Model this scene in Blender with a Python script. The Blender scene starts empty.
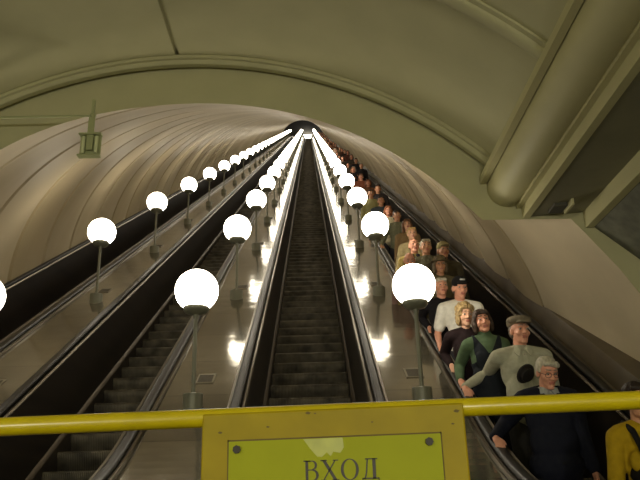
import bpy, bmesh, math, random
from math import sin, cos, tan, pi, sqrt, radians, atan2, asin
from mathutils import Vector, Matrix, Euler
random.seed(7)
SC = bpy.context.scene
COL = SC.collection

# ------------------------------------------------------------------ materials
def lin(c):
    c /= 255.0
    return c/12.92 if c <= 0.04045 else ((c+0.055)/1.055)**2.4
def rgb(r, g, b): return (lin(r), lin(g), lin(b), 1)

def mat(name, col, rough=0.6, metal=0.0, var=0.0, scale=8.0, bump=0.0, bscale=60.0, spec=0.5, stretch=(1, 1, 1)):
    m = bpy.data.materials.new(name); m.use_nodes = True
    nt = m.node_tree; b = nt.nodes['Principled BSDF']
    b.inputs['Base Color'].default_value = col
    b.inputs['Roughness'].default_value = rough
    b.inputs['Metallic'].default_value = metal
    b.inputs['Specular IOR Level'].default_value = spec
    if var or bump:
        tc = nt.nodes.new('ShaderNodeTexCoord'); mp = nt.nodes.new('ShaderNodeMapping')
        mp.inputs['Scale'].default_value = stretch
        nt.links.new(tc.outputs['Object'], mp.inputs['Vector'])
    if var:
        n = nt.nodes.new('ShaderNodeTexNoise'); n.inputs['Scale'].default_value = scale; n.inputs['Detail'].default_value = 5
        nt.links.new(mp.outputs['Vector'], n.inputs['Vector'])
        cr = nt.nodes.new('ShaderNodeValToRGB')
        cr.color_ramp.elements[0].position = 0.3; cr.color_ramp.elements[1].position = 0.7
        cr.color_ramp.elements[0].color = tuple(x*(1-var) for x in col[:3])+(1,)
        cr.color_ramp.elements[1].color = tuple(min(1, x*(1+var)) for x in col[:3])+(1,)
        nt.links.new(n.outputs['Fac'], cr.inputs['Fac']); nt.links.new(cr.outputs['Color'], b.inputs['Base Color'])
    if bump:
        n2 = nt.nodes.new('ShaderNodeTexNoise'); n2.inputs['Scale'].default_value = bscale; n2.inputs['Detail'].default_value = 3
        nt.links.new(mp.outputs['Vector'], n2.inputs['Vector'])
        bp = nt.nodes.new('ShaderNodeBump'); bp.inputs['Strength'].default_value = bump; bp.inputs['Distance'].default_value = 0.01
        nt.links.new(n2.outputs['Fac'], bp.inputs['Height']); nt.links.new(bp.outputs['Normal'], b.inputs['Normal'])
    return m

def emit(name, col, s):
    m = bpy.data.materials.new(name); m.use_nodes = True
    nt = m.node_tree; nt.nodes.clear()
    o = nt.nodes.new('ShaderNodeOutputMaterial'); e = nt.nodes.new('ShaderNodeEmission')
    e.inputs['Color'].default_value = col; e.inputs['Strength'].default_value = s
    nt.links.new(e.outputs[0], o.inputs['Surface']); return m

M = {}
M['olive'] = mat('olive_plaster', rgb(178, 174, 134), 0.75, var=0.05, scale=2.5, bump=0.08, bscale=40)
M['olive_trim'] = mat('olive_trim_paint', rgb(184, 178, 132), 0.6, var=0.04, scale=3)
M['soffit'] = mat('shade_toned_soffit', rgb(130, 126, 100), 0.75, var=0.08, scale=4)  # darker than the plaster: shade on the underside put into the colour
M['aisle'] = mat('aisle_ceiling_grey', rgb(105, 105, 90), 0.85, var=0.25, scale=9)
M['cream'] = mat('cream_reveal_paint', rgb(198, 184, 154), 0.6, var=0.06, scale=2)
M['floor'] = mat('granite_floor', rgb(96, 86, 78), 0.35, var=0.3, scale=14)
M['yellow'] = mat('yellow_paint', rgb(150, 132, 0), 0.5, var=0.14, scale=9, bump=0.06, bscale=35, spec=.22)
M['yellow_gloss_lit'] = mat('glossy_yellow_paint_lit', rgb(186, 168, 4), 0.28, var=0.12, scale=9, bump=0.05, bscale=35, spec=.6)  # same yellow paint, glossier, colour lightened for the light the pipe catches
M['plate'] = mat('yellow_green_plate', rgb(150, 155, 6), 0.55, var=0.06, scale=5, spec=.2)
M['sticker'] = mat('peeled_tape', rgb(166, 170, 60), 0.4, var=0.1, scale=30)
M['letter'] = mat('dark_brown_lettering', rgb(38, 28, 10), 0.5)
M['bolt'] = mat('dark_bolt', rgb(42, 38, 28), 0.5, 0.4)
M['chip'] = mat('chipped_paint', rgb(96, 80, 20), 0.7)
M['rubber'] = mat('black_handrail_rubber', rgb(26, 25, 23), 0.42, spec=0.4)
M['alu'] = mat('aluminium_strip', rgb(112, 105, 90), 0.36, 1.0)
M['bronze'] = mat('dull_bronze_strip', rgb(92, 82, 66), 0.45, 0.7)
M['panel'] = mat('dark_brown_balustrade', rgb(36, 31, 26), 0.38, var=0.35, scale=2.0, stretch=(1, .15, 3), spec=0.3)
M['skirt'] = mat('dark_skirting', rgb(58, 52, 44), 0.45, 0.3, var=0.2, scale=3)
M['ledge'] = mat('brown_grey_ledge', rgb(86, 76, 58), 0.5, var=0.2, scale=3)
M['post'] = mat('grey_green_enamel', rgb(112, 112, 96), 0.4, 0.2, var=0.1, scale=8)
M['grille'] = mat('grille_metal', rgb(120, 112, 92), 0.5, 0.3)
M['bracket'] = mat('green_grey_metal', rgb(160, 164, 118), 0.45, 0.1)
M['glass_tube'] = mat('pale_tube', rgb(200, 205, 160), 0.2)
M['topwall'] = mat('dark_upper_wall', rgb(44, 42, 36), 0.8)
M['booth'] = mat('white_booth_panel', rgb(236, 232, 222), 0.5)
M['darkglass'] = mat('dark_glass', rgb(16, 16, 18), 0.1)
M['globe'] = emit('lit_opal_globe', (1.0, 0.90, 0.72, 1), 14.5)

# step metal: vertical cleats across the width
def step_mat():
    m = mat('ribbed_step_metal', rgb(78, 72, 60), 0.45, 0.5)
    nt = m.node_tree; b = nt.nodes['Principled BSDF']
    tc = nt.nodes.new('ShaderNodeTexCoord')
    w = nt.nodes.new('ShaderNodeTexWave'); w.bands_direction = 'X'; w.inputs['Scale'].default_value = 18; w.inputs['Distortion'].default_value = 0.0
    nt.links.new(tc.outputs['Object'], w.inputs['Vector'])
    bp = nt.nodes.new('ShaderNodeBump'); bp.inputs['Strength'].default_value = 0.5; bp.inputs['Distance'].default_value = 0.01
    nt.links.new(w.outputs['Fac'], bp.inputs['Height']); nt.links.new(bp.outputs['Normal'], b.inputs['Normal'])
    oi = nt.nodes.new('ShaderNodeObjectInfo')
    n = nt.nodes.new('ShaderNodeTexNoise'); n.inputs['Scale'].default_value = 6; n.noise_dimensions = '4D'
    nt.links.new(tc.outputs['Object'], n.inputs['Vector'])
    mu = nt.nodes.new('ShaderNodeMath'); mu.operation = 'MULTIPLY'; mu.inputs[1].default_value = 40
    nt.links.new(oi.outputs['Random'], mu.inputs[0]); nt.links.new(mu.outputs[0], n.inputs['W'])
    cr = nt.nodes.new('ShaderNodeValToRGB'); cr.color_ramp.elements[0].position = .3; cr.color_ramp.elements[1].position = .7
    cr.color_ramp.elements[0].color = rgb(56, 52, 43); cr.color_ramp.elements[1].color = rgb(104, 97, 80)
    nt.links.new(n.outputs['Fac'], cr.inputs['Fac']); nt.links.new(cr.outputs['Color'], b.inputs['Base Color'])
    return m
M['step'] = step_mat()
M['nose'] = mat('dark_step_tread', rgb(30, 28, 25), 0.6, 0.3)

def deck_mat():
    m = mat('polished_deck_panel', rgb(150, 138, 112), 0.12, 0.6, spec=0.6)
    nt = m.node_tree; b = nt.nodes['Principled BSDF']
    tc = nt.nodes.new('ShaderNodeTexCoord'); sp = nt.nodes.new('ShaderNodeSeparateXYZ')
    nt.links.new(tc.outputs['Object'], sp.inputs[0])
    d = nt.nodes.new('ShaderNodeMath'); d.operation = 'DIVIDE'; d.inputs[1].default_value = 0.80
    nt.links.new(sp.outputs['Y'], d.inputs[0])
    f = nt.nodes.new('ShaderNodeMath'); f.operation = 'FRACT'; nt.links.new(d.outputs[0], f.inputs[0])
    c = nt.nodes.new('ShaderNodeMath'); c.operation = 'LESS_THAN'; c.inputs[1].default_value = 0.012
    nt.links.new(f.outputs[0], c.inputs[0])
    fl = nt.nodes.new('ShaderNodeMath'); fl.operation = 'FLOOR'; nt.links.new(d.outputs[0], fl.inputs[0])
    wn = nt.nodes.new('ShaderNodeTexWhiteNoise'); wn.noise_dimensions = '1D'; nt.links.new(fl.outputs[0], wn.inputs['W'])
    n = nt.nodes.new('ShaderNodeTexNoise'); n.inputs['Scale'].default_value = 3.0; n.inputs['Detail'].default_value = 4
    nt.links.new(tc.outputs['Object'], n.inputs['Vector'])
    ad = nt.nodes.new('ShaderNodeMath'); ad.operation = 'MULTIPLY_ADD'; ad.inputs[1].default_value = 0.4
    nt.links.new(wn.outputs['Value'], ad.inputs[0]); nt.links.new(n.outputs['Fac'], ad.inputs[2])
    cr = nt.nodes.new('ShaderNodeValToRGB'); cr.color_ramp.elements[0].position = .35; cr.color_ramp.elements[1].position = 1.0
    cr.color_ramp.elements[0].color = rgb(104, 99, 85); cr.color_ramp.elements[1].color = rgb(136, 130, 113)
    nt.links.new(ad.outputs[0], cr.inputs['Fac'])
    mx = nt.nodes.new('ShaderNodeMixRGB'); mx.inputs[2].default_value = rgb(48, 42, 32)
    nt.links.new(c.outputs[0], mx.inputs[0]); nt.links.new(cr.outputs['Color'], mx.inputs[1])
    nt.links.new(mx.outputs[0], b.inputs['Base Color'])
    n2 = nt.nodes.new('ShaderNodeTexNoise'); n2.inputs['Scale'].default_value = 2.2; n2.inputs['Detail'].default_value = 2
    nt.links.new(tc.outputs['Object'], n2.inputs['Vector'])
    bp = nt.nodes.new('ShaderNodeBump'); bp.inputs['Strength'].default_value = 0.12; bp.inputs['Distance'].default_value = 0.05
    nt.links.new(n2.outputs['Fac'], bp.inputs['Height']); nt.links.new(bp.outputs['Normal'], b.inputs['Normal'])
    return m
M['deck'] = deck_mat()

def lining_mat():
    m = mat('tunnel_lining_panels', rgb(170, 150, 116), 0.55, spec=0.35)
    nt = m.node_tree; b = nt.nodes['Principled BSDF']
    tc = nt.nodes.new('ShaderNodeTexCoord'); sp = nt.nodes.new('ShaderNodeSeparateXYZ')
    nt.links.new(tc.outputs['Object'], sp.inputs[0])
    d = nt.nodes.new('ShaderNodeMath'); d.operation = 'DIVIDE'; d.inputs[1].default_value = 1.45
    sh = nt.nodes.new('ShaderNodeMath'); sh.operation = 'MULTIPLY_ADD'; sh.inputs[1].default_value = .4; nt.links.new(sp.outputs['Y'], sh.inputs[0]); nt.links.new(sp.outputs['Z'], sh.inputs[2])
    of = nt.nodes.new('ShaderNodeMath'); of.operation = 'ADD'; of.inputs[1].default_value = .25-.4*4.05; nt.links.new(sh.outputs[0], of.inputs[0]); nt.links.new(of.outputs[0], d.inputs[0])
    fl = nt.nodes.new('ShaderNodeMath'); fl.operation = 'FLOOR'; nt.links.new(d.outputs[0], fl.inputs[0])
    wn = nt.nodes.new('ShaderNodeTexWhiteNoise'); wn.noise_dimensions = '1D'; nt.links.new(fl.outputs[0], wn.inputs['W'])
    mp = nt.nodes.new('ShaderNodeMapping'); mp.inputs['Scale'].default_value = (.12, .12, .5)
    nt.links.new(tc.outputs['Object'], mp.inputs['Vector'])
    n = nt.nodes.new('ShaderNodeTexNoise'); n.inputs['Scale'].default_value = 1.6; n.inputs['Detail'].default_value = 5
    nt.links.new(mp.outputs['Vector'], n.inputs['Vector'])
    ad = nt.nodes.new('ShaderNodeMath'); ad.operation = 'MULTIPLY_ADD'; ad.inputs[1].default_value = 0.6
    nt.links.new(wn.outputs['Value'], ad.inputs[0]); nt.links.new(n.outputs['Fac'], ad.inputs[2])
    cr = nt.nodes.new('ShaderNodeValToRGB')
    cr.color_ramp.elements[0].position = .35; cr.color_ramp.elements[0].color = rgb(166, 152, 122)
    cr.color_ramp.elements[1].position = 1.05; cr.color_ramp.elements[1].color = rgb(192, 178, 148)
    e = cr.color_ramp.elements.new(.72); e.color = rgb(180, 164, 130)
    nt.links.new(ad.outputs[0], cr.inputs['Fac']); nt.links.new(cr.outputs['Color'], b.inputs['Base Color'])
    return m
M['lining'] = lining_mat()

# ------------------------------------------------------------------ mesh builder
class MB:
    def __init__(s): s.v = []; s.f = []; s.mi = []; s.cur = 0
    def add(s, vs, fs):
        o = len(s.v); s.v += [tuple(x) for x in vs]
        for f in fs: s.f.append([i+o for i in f]); s.mi.append(s.cur)
    def box(s, x0, x1, y0, y1, z0, z1):
        s.add([(x0,y0,z0),(x1,y0,z0),(x1,y1,z0),(x0,y1,z0),(x0,y0,z1),(x1,y0,z1),(x1,y1,z1),(x0,y1,z1)],
              [(0,3,2,1),(4,5,6,7),(0,1,5,4),(1,2,6,5),(2,3,7,6),(3,0,4,7)])
    def prism(s, pts, a, b, axis='y'):
        n = len(pts)
        def P(p, t): return (p[0], t, p[1]) if axis == 'y' else ((p[0], p[1], t) if axis == 'z' else (t, p[0], p[1]))
        vs = [P(p, a) for p in pts]+[P(p, b) for p in pts]
        fs = [[i, (i+1) % n, n+(i+1) % n, n+i] for i in range(n)]+[list(range(n-1, -1, -1)), list(range(n, 2*n))]
        s.add(vs, fs)
    def cyl(s, p0, p1, r0, r1=None, n=20, cap=True):
        r1 = r0 if r1 is None else r1
        p0 = Vector(p0); p1 = Vector(p1); d = (p1-p0).normalized()
        a = d.orthogonal().normalized(); b = d.cross(a)
        vs = []
        for p, r in ((p0, r0), (p1, r1)):
            for i in range(n):
                t = 2*pi*i/n; vs.append(p+a*r*cos(t)+b*r*sin(t))
        fs = [[i, (i+1) % n, n+(i+1) % n, n+i] for i in range(n)]
        if cap: fs += [list(range(n-1, -1, -1)), list(range(n, 2*n))]
        s.add(vs, fs)
    def lathe(s, prof, n=32, c=(0, 0, 0)):
        vs = []; m = len(prof)
        for r, z in prof:
            for i in range(n):
                t = 2*pi*i/n; vs.append((c[0]+r*cos(t), c[1]+r*sin(t), c[2]+z))
        fs = []
        for k in range(m-1):
            for i in range(n):
                fs.append([k*n+i, k*n+(i+1) % n, (k+1)*n+(i+1) % n, (k+1)*n+i])
        fs += [list(range(n-1, -1, -1)), list(range((m-1)*n, m*n))]
        s.add(vs, fs)
    def ell(s, c, r, R=None, n=14, m=9):
        c = Vector(c); vs = [c+Vector((0, 0, r[2]))] if R is None else [c+R @ Vector((0, 0, r[2]))]
        for j in range(1, m):
            ph = pi*j/m
            for i in range(n):
                t = 2*pi*i/n
                p = Vector((r[0]*sin(ph)*cos(t), r[1]*sin(ph)*sin(t), r[2]*cos(ph)))
                vs.append(c+(R @ p if R is not None else p))
        p = Vector((0, 0, -r[2])); vs.append(c+(R @ p if R is not None else p))
        fs = [[0, 1+i, 1+(i+1) % n] for i in range(n)]
        for j in range(m-2):
            o = 1+j*n
            fs += [[o+i, o+n+i, o+n+(i+1) % n, o+(i+1) % n] for i in range(n)]
        o = 1+(m-2)*n; l = len(vs)-1
        fs += [[o+i, l, o+(i+1) % n] for i in range(n)]
        s.add(vs, fs)
    def caps(s, p0, p1, r0, r1=None, n=12):
        r1 = r0 if r1 is None else r1
        s.cyl(p0, p1, r0, r1, n)
        s.ell(p0, (r0, r0, r0), n=n, m=6); s.ell(p1, (r1, r1, r1), n=n, m=6)
    def chain(s, pts, rs, n=12):
        for i in range(len(pts)-1): s.caps(pts[i], pts[i+1], rs[i], rs[i+1], n)
    def mesh(s, name, mats, smooth=False):
        me = bpy.data.meshes.new(name); me.from_pydata(s.v, [], s.f); me.update()
        for m in (mats if isinstance(mats, (list, tuple)) else [mats]): me.materials.append(m)
        for p, i in zip(me.polygons, s.mi): p.material_index = i
        bm = bmesh.new(); bm.from_mesh(me); bmesh.ops.recalc_face_normals(bm, faces=bm.faces); bm.to_mesh(me); bm.free()
        if smooth:
            me.polygons.foreach_set('use_smooth', [True]*len(me.polygons))
            if smooth != 'all': me.set_sharp_from_angle(angle=radians(40))
        return me
    def obj(s, name, mats, parent=None, loc=(0, 0, 0), smooth=False):
        return link(name, s.mesh(name, mats, smooth), parent, loc)

def link(name, me, parent=None, loc=(0, 0, 0)):
    o = bpy.data.objects.new(name, me); COL.objects.link(o); o.location = loc
    if parent is not None: o.parent = parent
    return o
def tag(o, label=None, cat=None, group=None, kind=None):
    if label: o['label'] = label
    if cat: o['category'] = cat
    if group: o['group'] = group
    if kind: o['kind'] = kind
    return o
def empty(name, loc, label=None, cat=None, group=None):
    e = bpy.data.objects.new(name, None); COL.objects.link(e); e.location = loc; e.empty_display_size = .2
    return tag(e, label, cat, group)
def dup(o, loc=None, parent=None):
    c = o.copy(); COL.objects.link(c)
    if parent is not None: c.parent = parent
    if loc is not None: c.location = loc
    for ch in list(o.children): dup(ch, None, c)
    return c

# ------------------------------------------------------------------ site geometry
CAMZ = 1.10                      # camera height above the lower hall floor
YB, RB = 4.59, 4.85              # where the incline meets the floor, radius of the transition curve
TB = RB*tan(radians(15)); S30, C30, T30 = .5, cos(radians(30)), tan(radians(30))
YT = 111.0                       # where the incline meets the upper floor
ZT = (YT-YB)*T30
def zp(y):
    if y < YB-TB: return 0.0
    if y < YB+TB*C30: return RB-sqrt(RB*RB-(y-YB+TB)**2)
    if y < YT-TB*C30: return (y-YB)*T30
    if y < YT+TB: return ZT-(RB-sqrt(RB*RB-(YT+TB-y)**2))
    return ZT
def path_ys(y0, y1):
    ys = [y0]; y = YB-TB
    while y < YB+TB*C30: ys.append(y); y += .11
    ys += [YB+TB*C30, 9, 14, 22, 35, 55, 80]
    y = YT-TB*C30
    while y < YT+TB: ys.append(y); y += .3
    ys += [YT+TB, y1]
    return [y for y in ys if y0 <= y <= y1]
Y0, Y1 = 2.5, 115.0
def sweep(mb, prof, x=0, y0=Y0, y1=Y1, closed=True, off=(0, 0)):
    ys = path_ys(y0, y1); n = len(prof); vs = []
    for y in ys:
        z = zp(y)
        for (px, dz) in prof: vs.append((x+px-off[0], y-off[1], z+dz))
    fs = []
    for k in range(len(ys)-1):
        for i in range(n if closed else n-1):
            fs.append([k*n+i, k*n+(i+1) % n, (k+1)*n+(i+1) % n, (k+1)*n+i])
    if closed: fs += [list(range(n-1, -1, -1)), list(range((len(ys)-1)*n, len(ys)*n))]
    mb.add(vs, fs)

CX = [-4.09, -2.075, -0.06, 1.955]       # escalator centre lines
HW = .69
XT, RT, DA = -1.0, 4.05, 3.85            # tunnel axis x, radius, perpendicular depth of axis below camera
DIR = Vector((0, C30, S30)); NRM = Vector((0, -S30, C30))
KS = .4                          # the lining rings lean towards the hall at the crown
def cylp(s, th, r):
    return Vector((XT+r*sin(th), 0, CAMZ))+DIR*s+NRM*(r*cos(th)-DA)

# ------------------------------------------------------------------ tunnel lining (rings), reveal, end wall
S0, S1 = 7.0, 126.0
mb = MB(); N = 72; vs = []; rows = 0
k = 0; s = S0
prof = []
while s < S1:
    prof += [(s, RT+.055), (s+.045, RT+.05), (s+.08, RT+.012), (s+.30, RT), (s+.72, RT-.012), (s+1.14, RT), (s+1.39, RT+.012), (s+1.42, RT+.05)]
    s += 1.45
for (s, r) in prof:
    for i in range(N+1):
        th = radians(-105+210*i/N)
        vs.append((r*sin(th), r*cos(th), s+KS*RT*(1-cos(th))))
n1 = N+1
fs = [[k*n1+i, k*n1+i+1, (k+1)*n1+i+1, (k+1)*n1+i] for k in range(len(prof)-1) for i in range(N)]
mb.add(vs, fs)
o = mb.obj('wall_tunnel', M['lining'], smooth=True)
o.matrix_world = Matrix(((1, 0, 0, XT), (0, NRM.y, DIR.y, -DA*NRM.y), (0, NRM.z, DIR.z, CAMZ-DA*NRM.z), (0, 0, 0, 1)))
tag(o, 'beige ribbed tunnel lining of the inclined escalator shaft', None, None, 'structure')

YP = 5.65
# opening in the end wall: right half measured, left half mirrored about the hall axis
right = [(3.06, -1.1), (3.06, -.2), (3.05, .5), (2.96, 1.0), (2.86, 1.28), (2.73, 1.56), (2.60, 1.78), (2.46, 1.97), (2.36, 2.11), (2.26, 2.24), (1.98, 2.245), (1.74, 2.247), (1.49, 2.25)]
def arch_z(x):
    u = min(1, abs(x+1.04)/2.53)
    if x < -1.04: return 3.475-1.225*(.55*u**2.0+.45*u**4)
    return 3.475-1.225*(.80*u**2.0+.20*u**4)
arch = [(1.49-2.53*2*i/40, arch_z(1.49-2.53*2*i/40)) for i in range(1, 40)]
left = [(-2.08-x, z) for x, z in reversed(right)]
opening = right+arch+left
dense = []
for p0, p1 in zip(opening, opening[1:]):
    m_ = max(1, int(sqrt((p1[0]-p0[0])**2+(p1[1]-p0[1])**2)/.05))
    dense += [(p0[0]+(p1[0]-p0[0])*t/m_, p0[1]+(p1[1]-p0[1])*t/m_) for t in range(m_)]
opening = dense+[opening[-1]]
# reveal between the end wall opening and the first ring
mb = MB(); vs = []
for (x, z) in opening:
    a = Vector((x, YP, z+CAMZ))
    rel = a-Vector((XT, 0, CAMZ)); th = atan2(x-XT, rel.dot(NRM)+DA)
    b = cylp(S0+.02+KS*RT*(1-cos(th)), th, RT+.02)
    for t in (0, .33, .66, 1): vs.append(a.lerp(b, t))
fs = [[i*4+j, (i+1)*4+j, (i+1)*4+j+1, i*4+j+1] for i in range(len(opening)-1) for j in range(3)]
mb.add(vs, fs)
tag(mb.obj('trim_portal', M['cream'], smooth=True), 'cream reveal around the mouth of the escalator tunnel', None, None, 'structure')

# vault
XV, ZV, RV = -1.1, 3.905, 3.85
def vault(x): return ZV-RV+sqrt(RV*RV-(x-XV)**2)
VX0, VX1 = -3.95, 1.75
YR = -6.5
# end wall
mb = MB()
outer_top = [(VX1-(VX1-VX0)*i/40, vault(VX1-(VX1-VX0)*i/40)+.03) for i in range(41)]
# split: strips between the opening and the outline
def at_open(x):
    if -3.57 <= x <= 1.49: return arch_z(x)
    return None
xs = [1.49-5.06*i/40 for i in range(41)]
vs = []; 
for x in xs: vs += [(x, YP, arch_z(x)+CAMZ), (x, YP, vault(min(max(x, VX0), VX1))+.06+CAMZ)]
mb.add(vs, [[2*i, 2*i+1, 2*i+3, 2*i+2] for i in range(40)])
for sgn in (0, 1):
    f = (lambda x: x) if sgn == 0 else (lambda x: -2.08-x)
    P = [(x, z) for x, z in right]
    vs = []
    for (x, z) in P[:10]: vs += [(f(x), YP, z+CAMZ), (f(4.6), YP, z+CAMZ)]
    mb.add(vs, [[2*i, 2*i+1, 2*i+3, 2*i+2] for i in range(9)])
    mb.add([(f(1.49), YP, 2.25+CAMZ), (f(2.26), YP, 2.24+CAMZ), (f(4.6), YP, 2.24+CAMZ), (f(4.6), YP, 3.2+CAMZ), (f(1.49), YP, 3.2+CAMZ)], [(0, 1, 2, 3, 4)])
tag(mb.obj('wall_front', M['olive']), 'olive plastered end wall of the hall around the tunnel mouth', None, None, 'structure')

mb = MB(); vs = []; NS = 48
ths = []
px = []
for i in range(NS+1):
    x = VX0+(VX1-VX0)*i/NS
    px.append((x, vault(x)))
# groove along the crown
XG = -1.19
g = [(XG-.020, vault(XG-.02)), (XG-.012, ZV+.04), (XG+.012, ZV+.04), (XG+.020, vault(XG+.02))]
px = sorted([p for p in px if abs(p[0]-XG) > .03])
px = [p for p in px if p[0] < XG]+g+[p for p in px if p[0] > XG]
for y in (YR, YP):
    for (x, z) in px: vs.append((x, y, z+CAMZ))
n = len(px)
mb.add(vs, [[i, i+1, n+i+1, n+i] for i in range(n-1)])
tag(mb.obj('ceiling', M['olive'], smooth=True), 'olive plastered barrel vault over the lower hall', None, None, 'structure')

# ribs across the vault
def rib(name, yc, w, h, label):
    mb = MB(); prof = [(-w, .0), (-w, -h*.45), (-w*.62, -h*.5), (-w*.55, -h*.8), (-w*.35, -h), (w*.35, -h), (w*.55, -h*.8), (w*.62, -h*.5), (w, -h*.45), (w, 0)]
    vs = []; K = 64
    for i in range(K+1):
        a = asin((VX0-XV)/RV)+(asin((VX1-XV)/RV)-asin((VX0-XV)/RV))*i/K
        for (dy, dr) in prof:
            r = RV+dr+.004
            vs.append((XV+r*sin(a), yc+dy, ZV-RV+r*cos(a)+CAMZ))
    n = len(prof)
    mb.add(vs, [[k*n+i, k*n+(i+1) % n, (k+1)*n+(i+1) % n, (k+1)*n+i] for k in range(K) for i in range(n)])
    tag(mb.obj(name, M['olive'], smooth=True), label, None, None, 'structure')
rib('trim_1', YP-.075, .07, .075, 'double moulded plaster rib where the vault meets the end wall')
rib('trim_2', 4.0, .10, .05, 'moulded plaster rib crossing the vault near the top of the view')
rib('trim_3', 2.2, .10, .05, 'moulded plaster rib crossing the vault overhead')
rib('trim_4', 0.4, .10, .05, 'moulded plaster rib crossing the vault behind')

# cornice beams, right and mirrored left
def cornice(f, side):
    mb = MB()
    def pr(pts): mb.prism([(f(x), z+CAMZ) for x, z in pts], YR, YP-.005)
    pr([(1.505, 2.585), (1.56, 2.585), (1.56, 2.65), (1.505, 2.65)])
    pr([(1.55, 2.62), (1.72, 2.62), (1.72, 2.66), (1.55, 2.66)])
    c = (1.735, 2.535); r = .175
    pr([(c[0]+r*cos(t), c[1]+r*sin(t)) for t in [radians(155+215*i/18) for i in range(19)]]+[(1.86, 2.80), (1.74, 2.80)])
    pr([(1.795, 2.345), (1.845, 2.345), (1.845, 2.60), (1.795, 2.60)])
    pr([(1.84, 2.252), (1.90, 2.252), (1.90, 2.80), (1.84, 2.80)])
    tag(mb.obj('trim_cornice_'+side, M['olive_trim'], smooth=True), 'long cornice with a half round moulding along the %s springing of the vault' % side, None, None, 'structure')
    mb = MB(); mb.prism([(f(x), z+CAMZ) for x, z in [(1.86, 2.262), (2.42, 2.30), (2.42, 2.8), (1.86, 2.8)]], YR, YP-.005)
    tag(mb.obj('ceiling_soffit_'+side, M['soffit']), 'flat shaded soffit beside the %s cornice' % side, None, None, 'structure')
    mb = MB(); mb.prism([(f(x), z+CAMZ) for x, z in [(2.37, 2.15), (2.44, 2.15), (2.44, 2.8), (2.37, 2.8)]], YR, YP-.006)
    tag(mb.obj('trim_beam_'+side, M['olive_trim']), 'narrow edge beam between the %s soffit and the aisle ceiling' % side, None, None, 'structure')
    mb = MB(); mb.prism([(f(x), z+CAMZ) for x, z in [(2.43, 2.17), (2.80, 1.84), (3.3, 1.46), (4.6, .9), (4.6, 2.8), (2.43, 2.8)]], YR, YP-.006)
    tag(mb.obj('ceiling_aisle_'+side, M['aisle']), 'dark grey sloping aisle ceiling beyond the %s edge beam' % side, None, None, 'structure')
    mb = MB(); xa, xb = sorted((f(4.5), f(4.7))); mb.box(xa, xb, YR, YP, -.2, 4.2)
    tag(mb.obj('wall_'+side, M['olive']), 'olive %s wall of the lower hall' % side, None, None, 'structure')
cornice(lambda x: x, 'right'); cornice(lambda x: -2.2-x, 'left')
mb = MB(); mb.box(-6.9, 4.7, YR-.2, YR, -.2, 5.6)
tag(mb.obj('wall_back', M['olive']), 'olive back wall of the lower hall', None, None, 'structure')
mb = MB(); mb.box(-6.9, 4.7, YR-.2, YP+.3, -.25, -.02)
tag(mb.obj('floor', M['floor']), 'dark stone floor of the lower hall', None, None, 'structure')

# small hatch in the soffit
h = empty('soffit_hatch', (2.09, 5.40, CAMZ+2.262), 'small dark hatch with a pale flap in the soffit corner', 'hatch')
mb = MB(); mb.box(-.06, .05, -.03, .14, -.012, .05); mb.obj('hatch_panel', mat('hatch_dark', rgb(70, 68, 56), .7), h)
mb = MB(); mb.box(.06, .08, -.10, .10, -.035, .05); mb.obj('hatch_flap', M['olive_trim'], h)

# upper hall
ZU = ZT
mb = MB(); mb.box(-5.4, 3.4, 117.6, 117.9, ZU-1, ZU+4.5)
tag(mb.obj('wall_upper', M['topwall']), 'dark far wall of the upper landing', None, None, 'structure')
mb = MB()
K = 24; vs = []
for y in (107.6, 117.7):
    for i in range(K+1):
        t = pi*i/K; vs.append((XT+4.5*cos(t), y, ZU-.1+3.4*sin(t)+.9*(1 if 0 < i < K else 0)))
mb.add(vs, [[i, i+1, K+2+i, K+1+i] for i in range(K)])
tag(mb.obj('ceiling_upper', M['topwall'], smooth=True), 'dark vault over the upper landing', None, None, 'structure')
mb = MB(); mb.box(-5.6, 3.6, YT+TB-.5, 117.8, ZU-.4, ZU-.06)
tag(mb.obj('floor_upper', M['floor']), 'dark floor of the upper landing', None, None, 'structure')
b = empty('attendant_booth', (-.1, 116.6, ZU-.06), 'tiny white attendant booth at the far top of the escalators', 'booth')
mb = MB(); mb.box(-.9, .9, -.3, .6, 0, 1.25); mb.box(-.9, .9, -.3, .6, 2.1, 2.45)
for x in (-.9, -.06, .78): mb.box(x, x+.12, -.3, .6, 1.25, 2.1)
mb.obj('booth_body', M['booth'], b)
mb = MB(); mb.box(-.78, .78, -.24, .5, 1.25, 2.1); mb.obj('booth_window', M['darkglass'], b)

b.scale = (1, 1, 1.35)
b = empty('strip_lamp', (-.06, 116.5, ZU-.06+2.45*1.35+.405), 'bright lamp strip on the booth at the top of the central escalator', 'lamp')
mb = MB(); mb.box(-.9, .9, -.05, .05, -.35, .35); mb.obj('lamp_diffuser', M['globe'], b)
mb = MB(); mb.box(-.95, .95, .05, .12, -.4, .4); mb.box(-.95, .95, -.1, .2, -.4, -.36); mb.obj('lamp_housing', M['post'], b)

# ------------------------------------------------------------------ escalators
def rounded(cx, cz, hx, hz, n=5):
    pts = []
    for qx, qz, a0 in ((1, 1, 0), (-1, 1, 90), (-1, -1, 180), (1, -1, 270)):
        r = min(hx, hz)*.8
        for i in range(n+1):
            a = radians(a0+90*i/n); pts.append((cx+qx*(hx-r)+r*cos(a), cz+qz*(hz-r)+r*sin(a)))
    return pts
STP = .35
smb = MB(); smb.cur = 0
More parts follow.
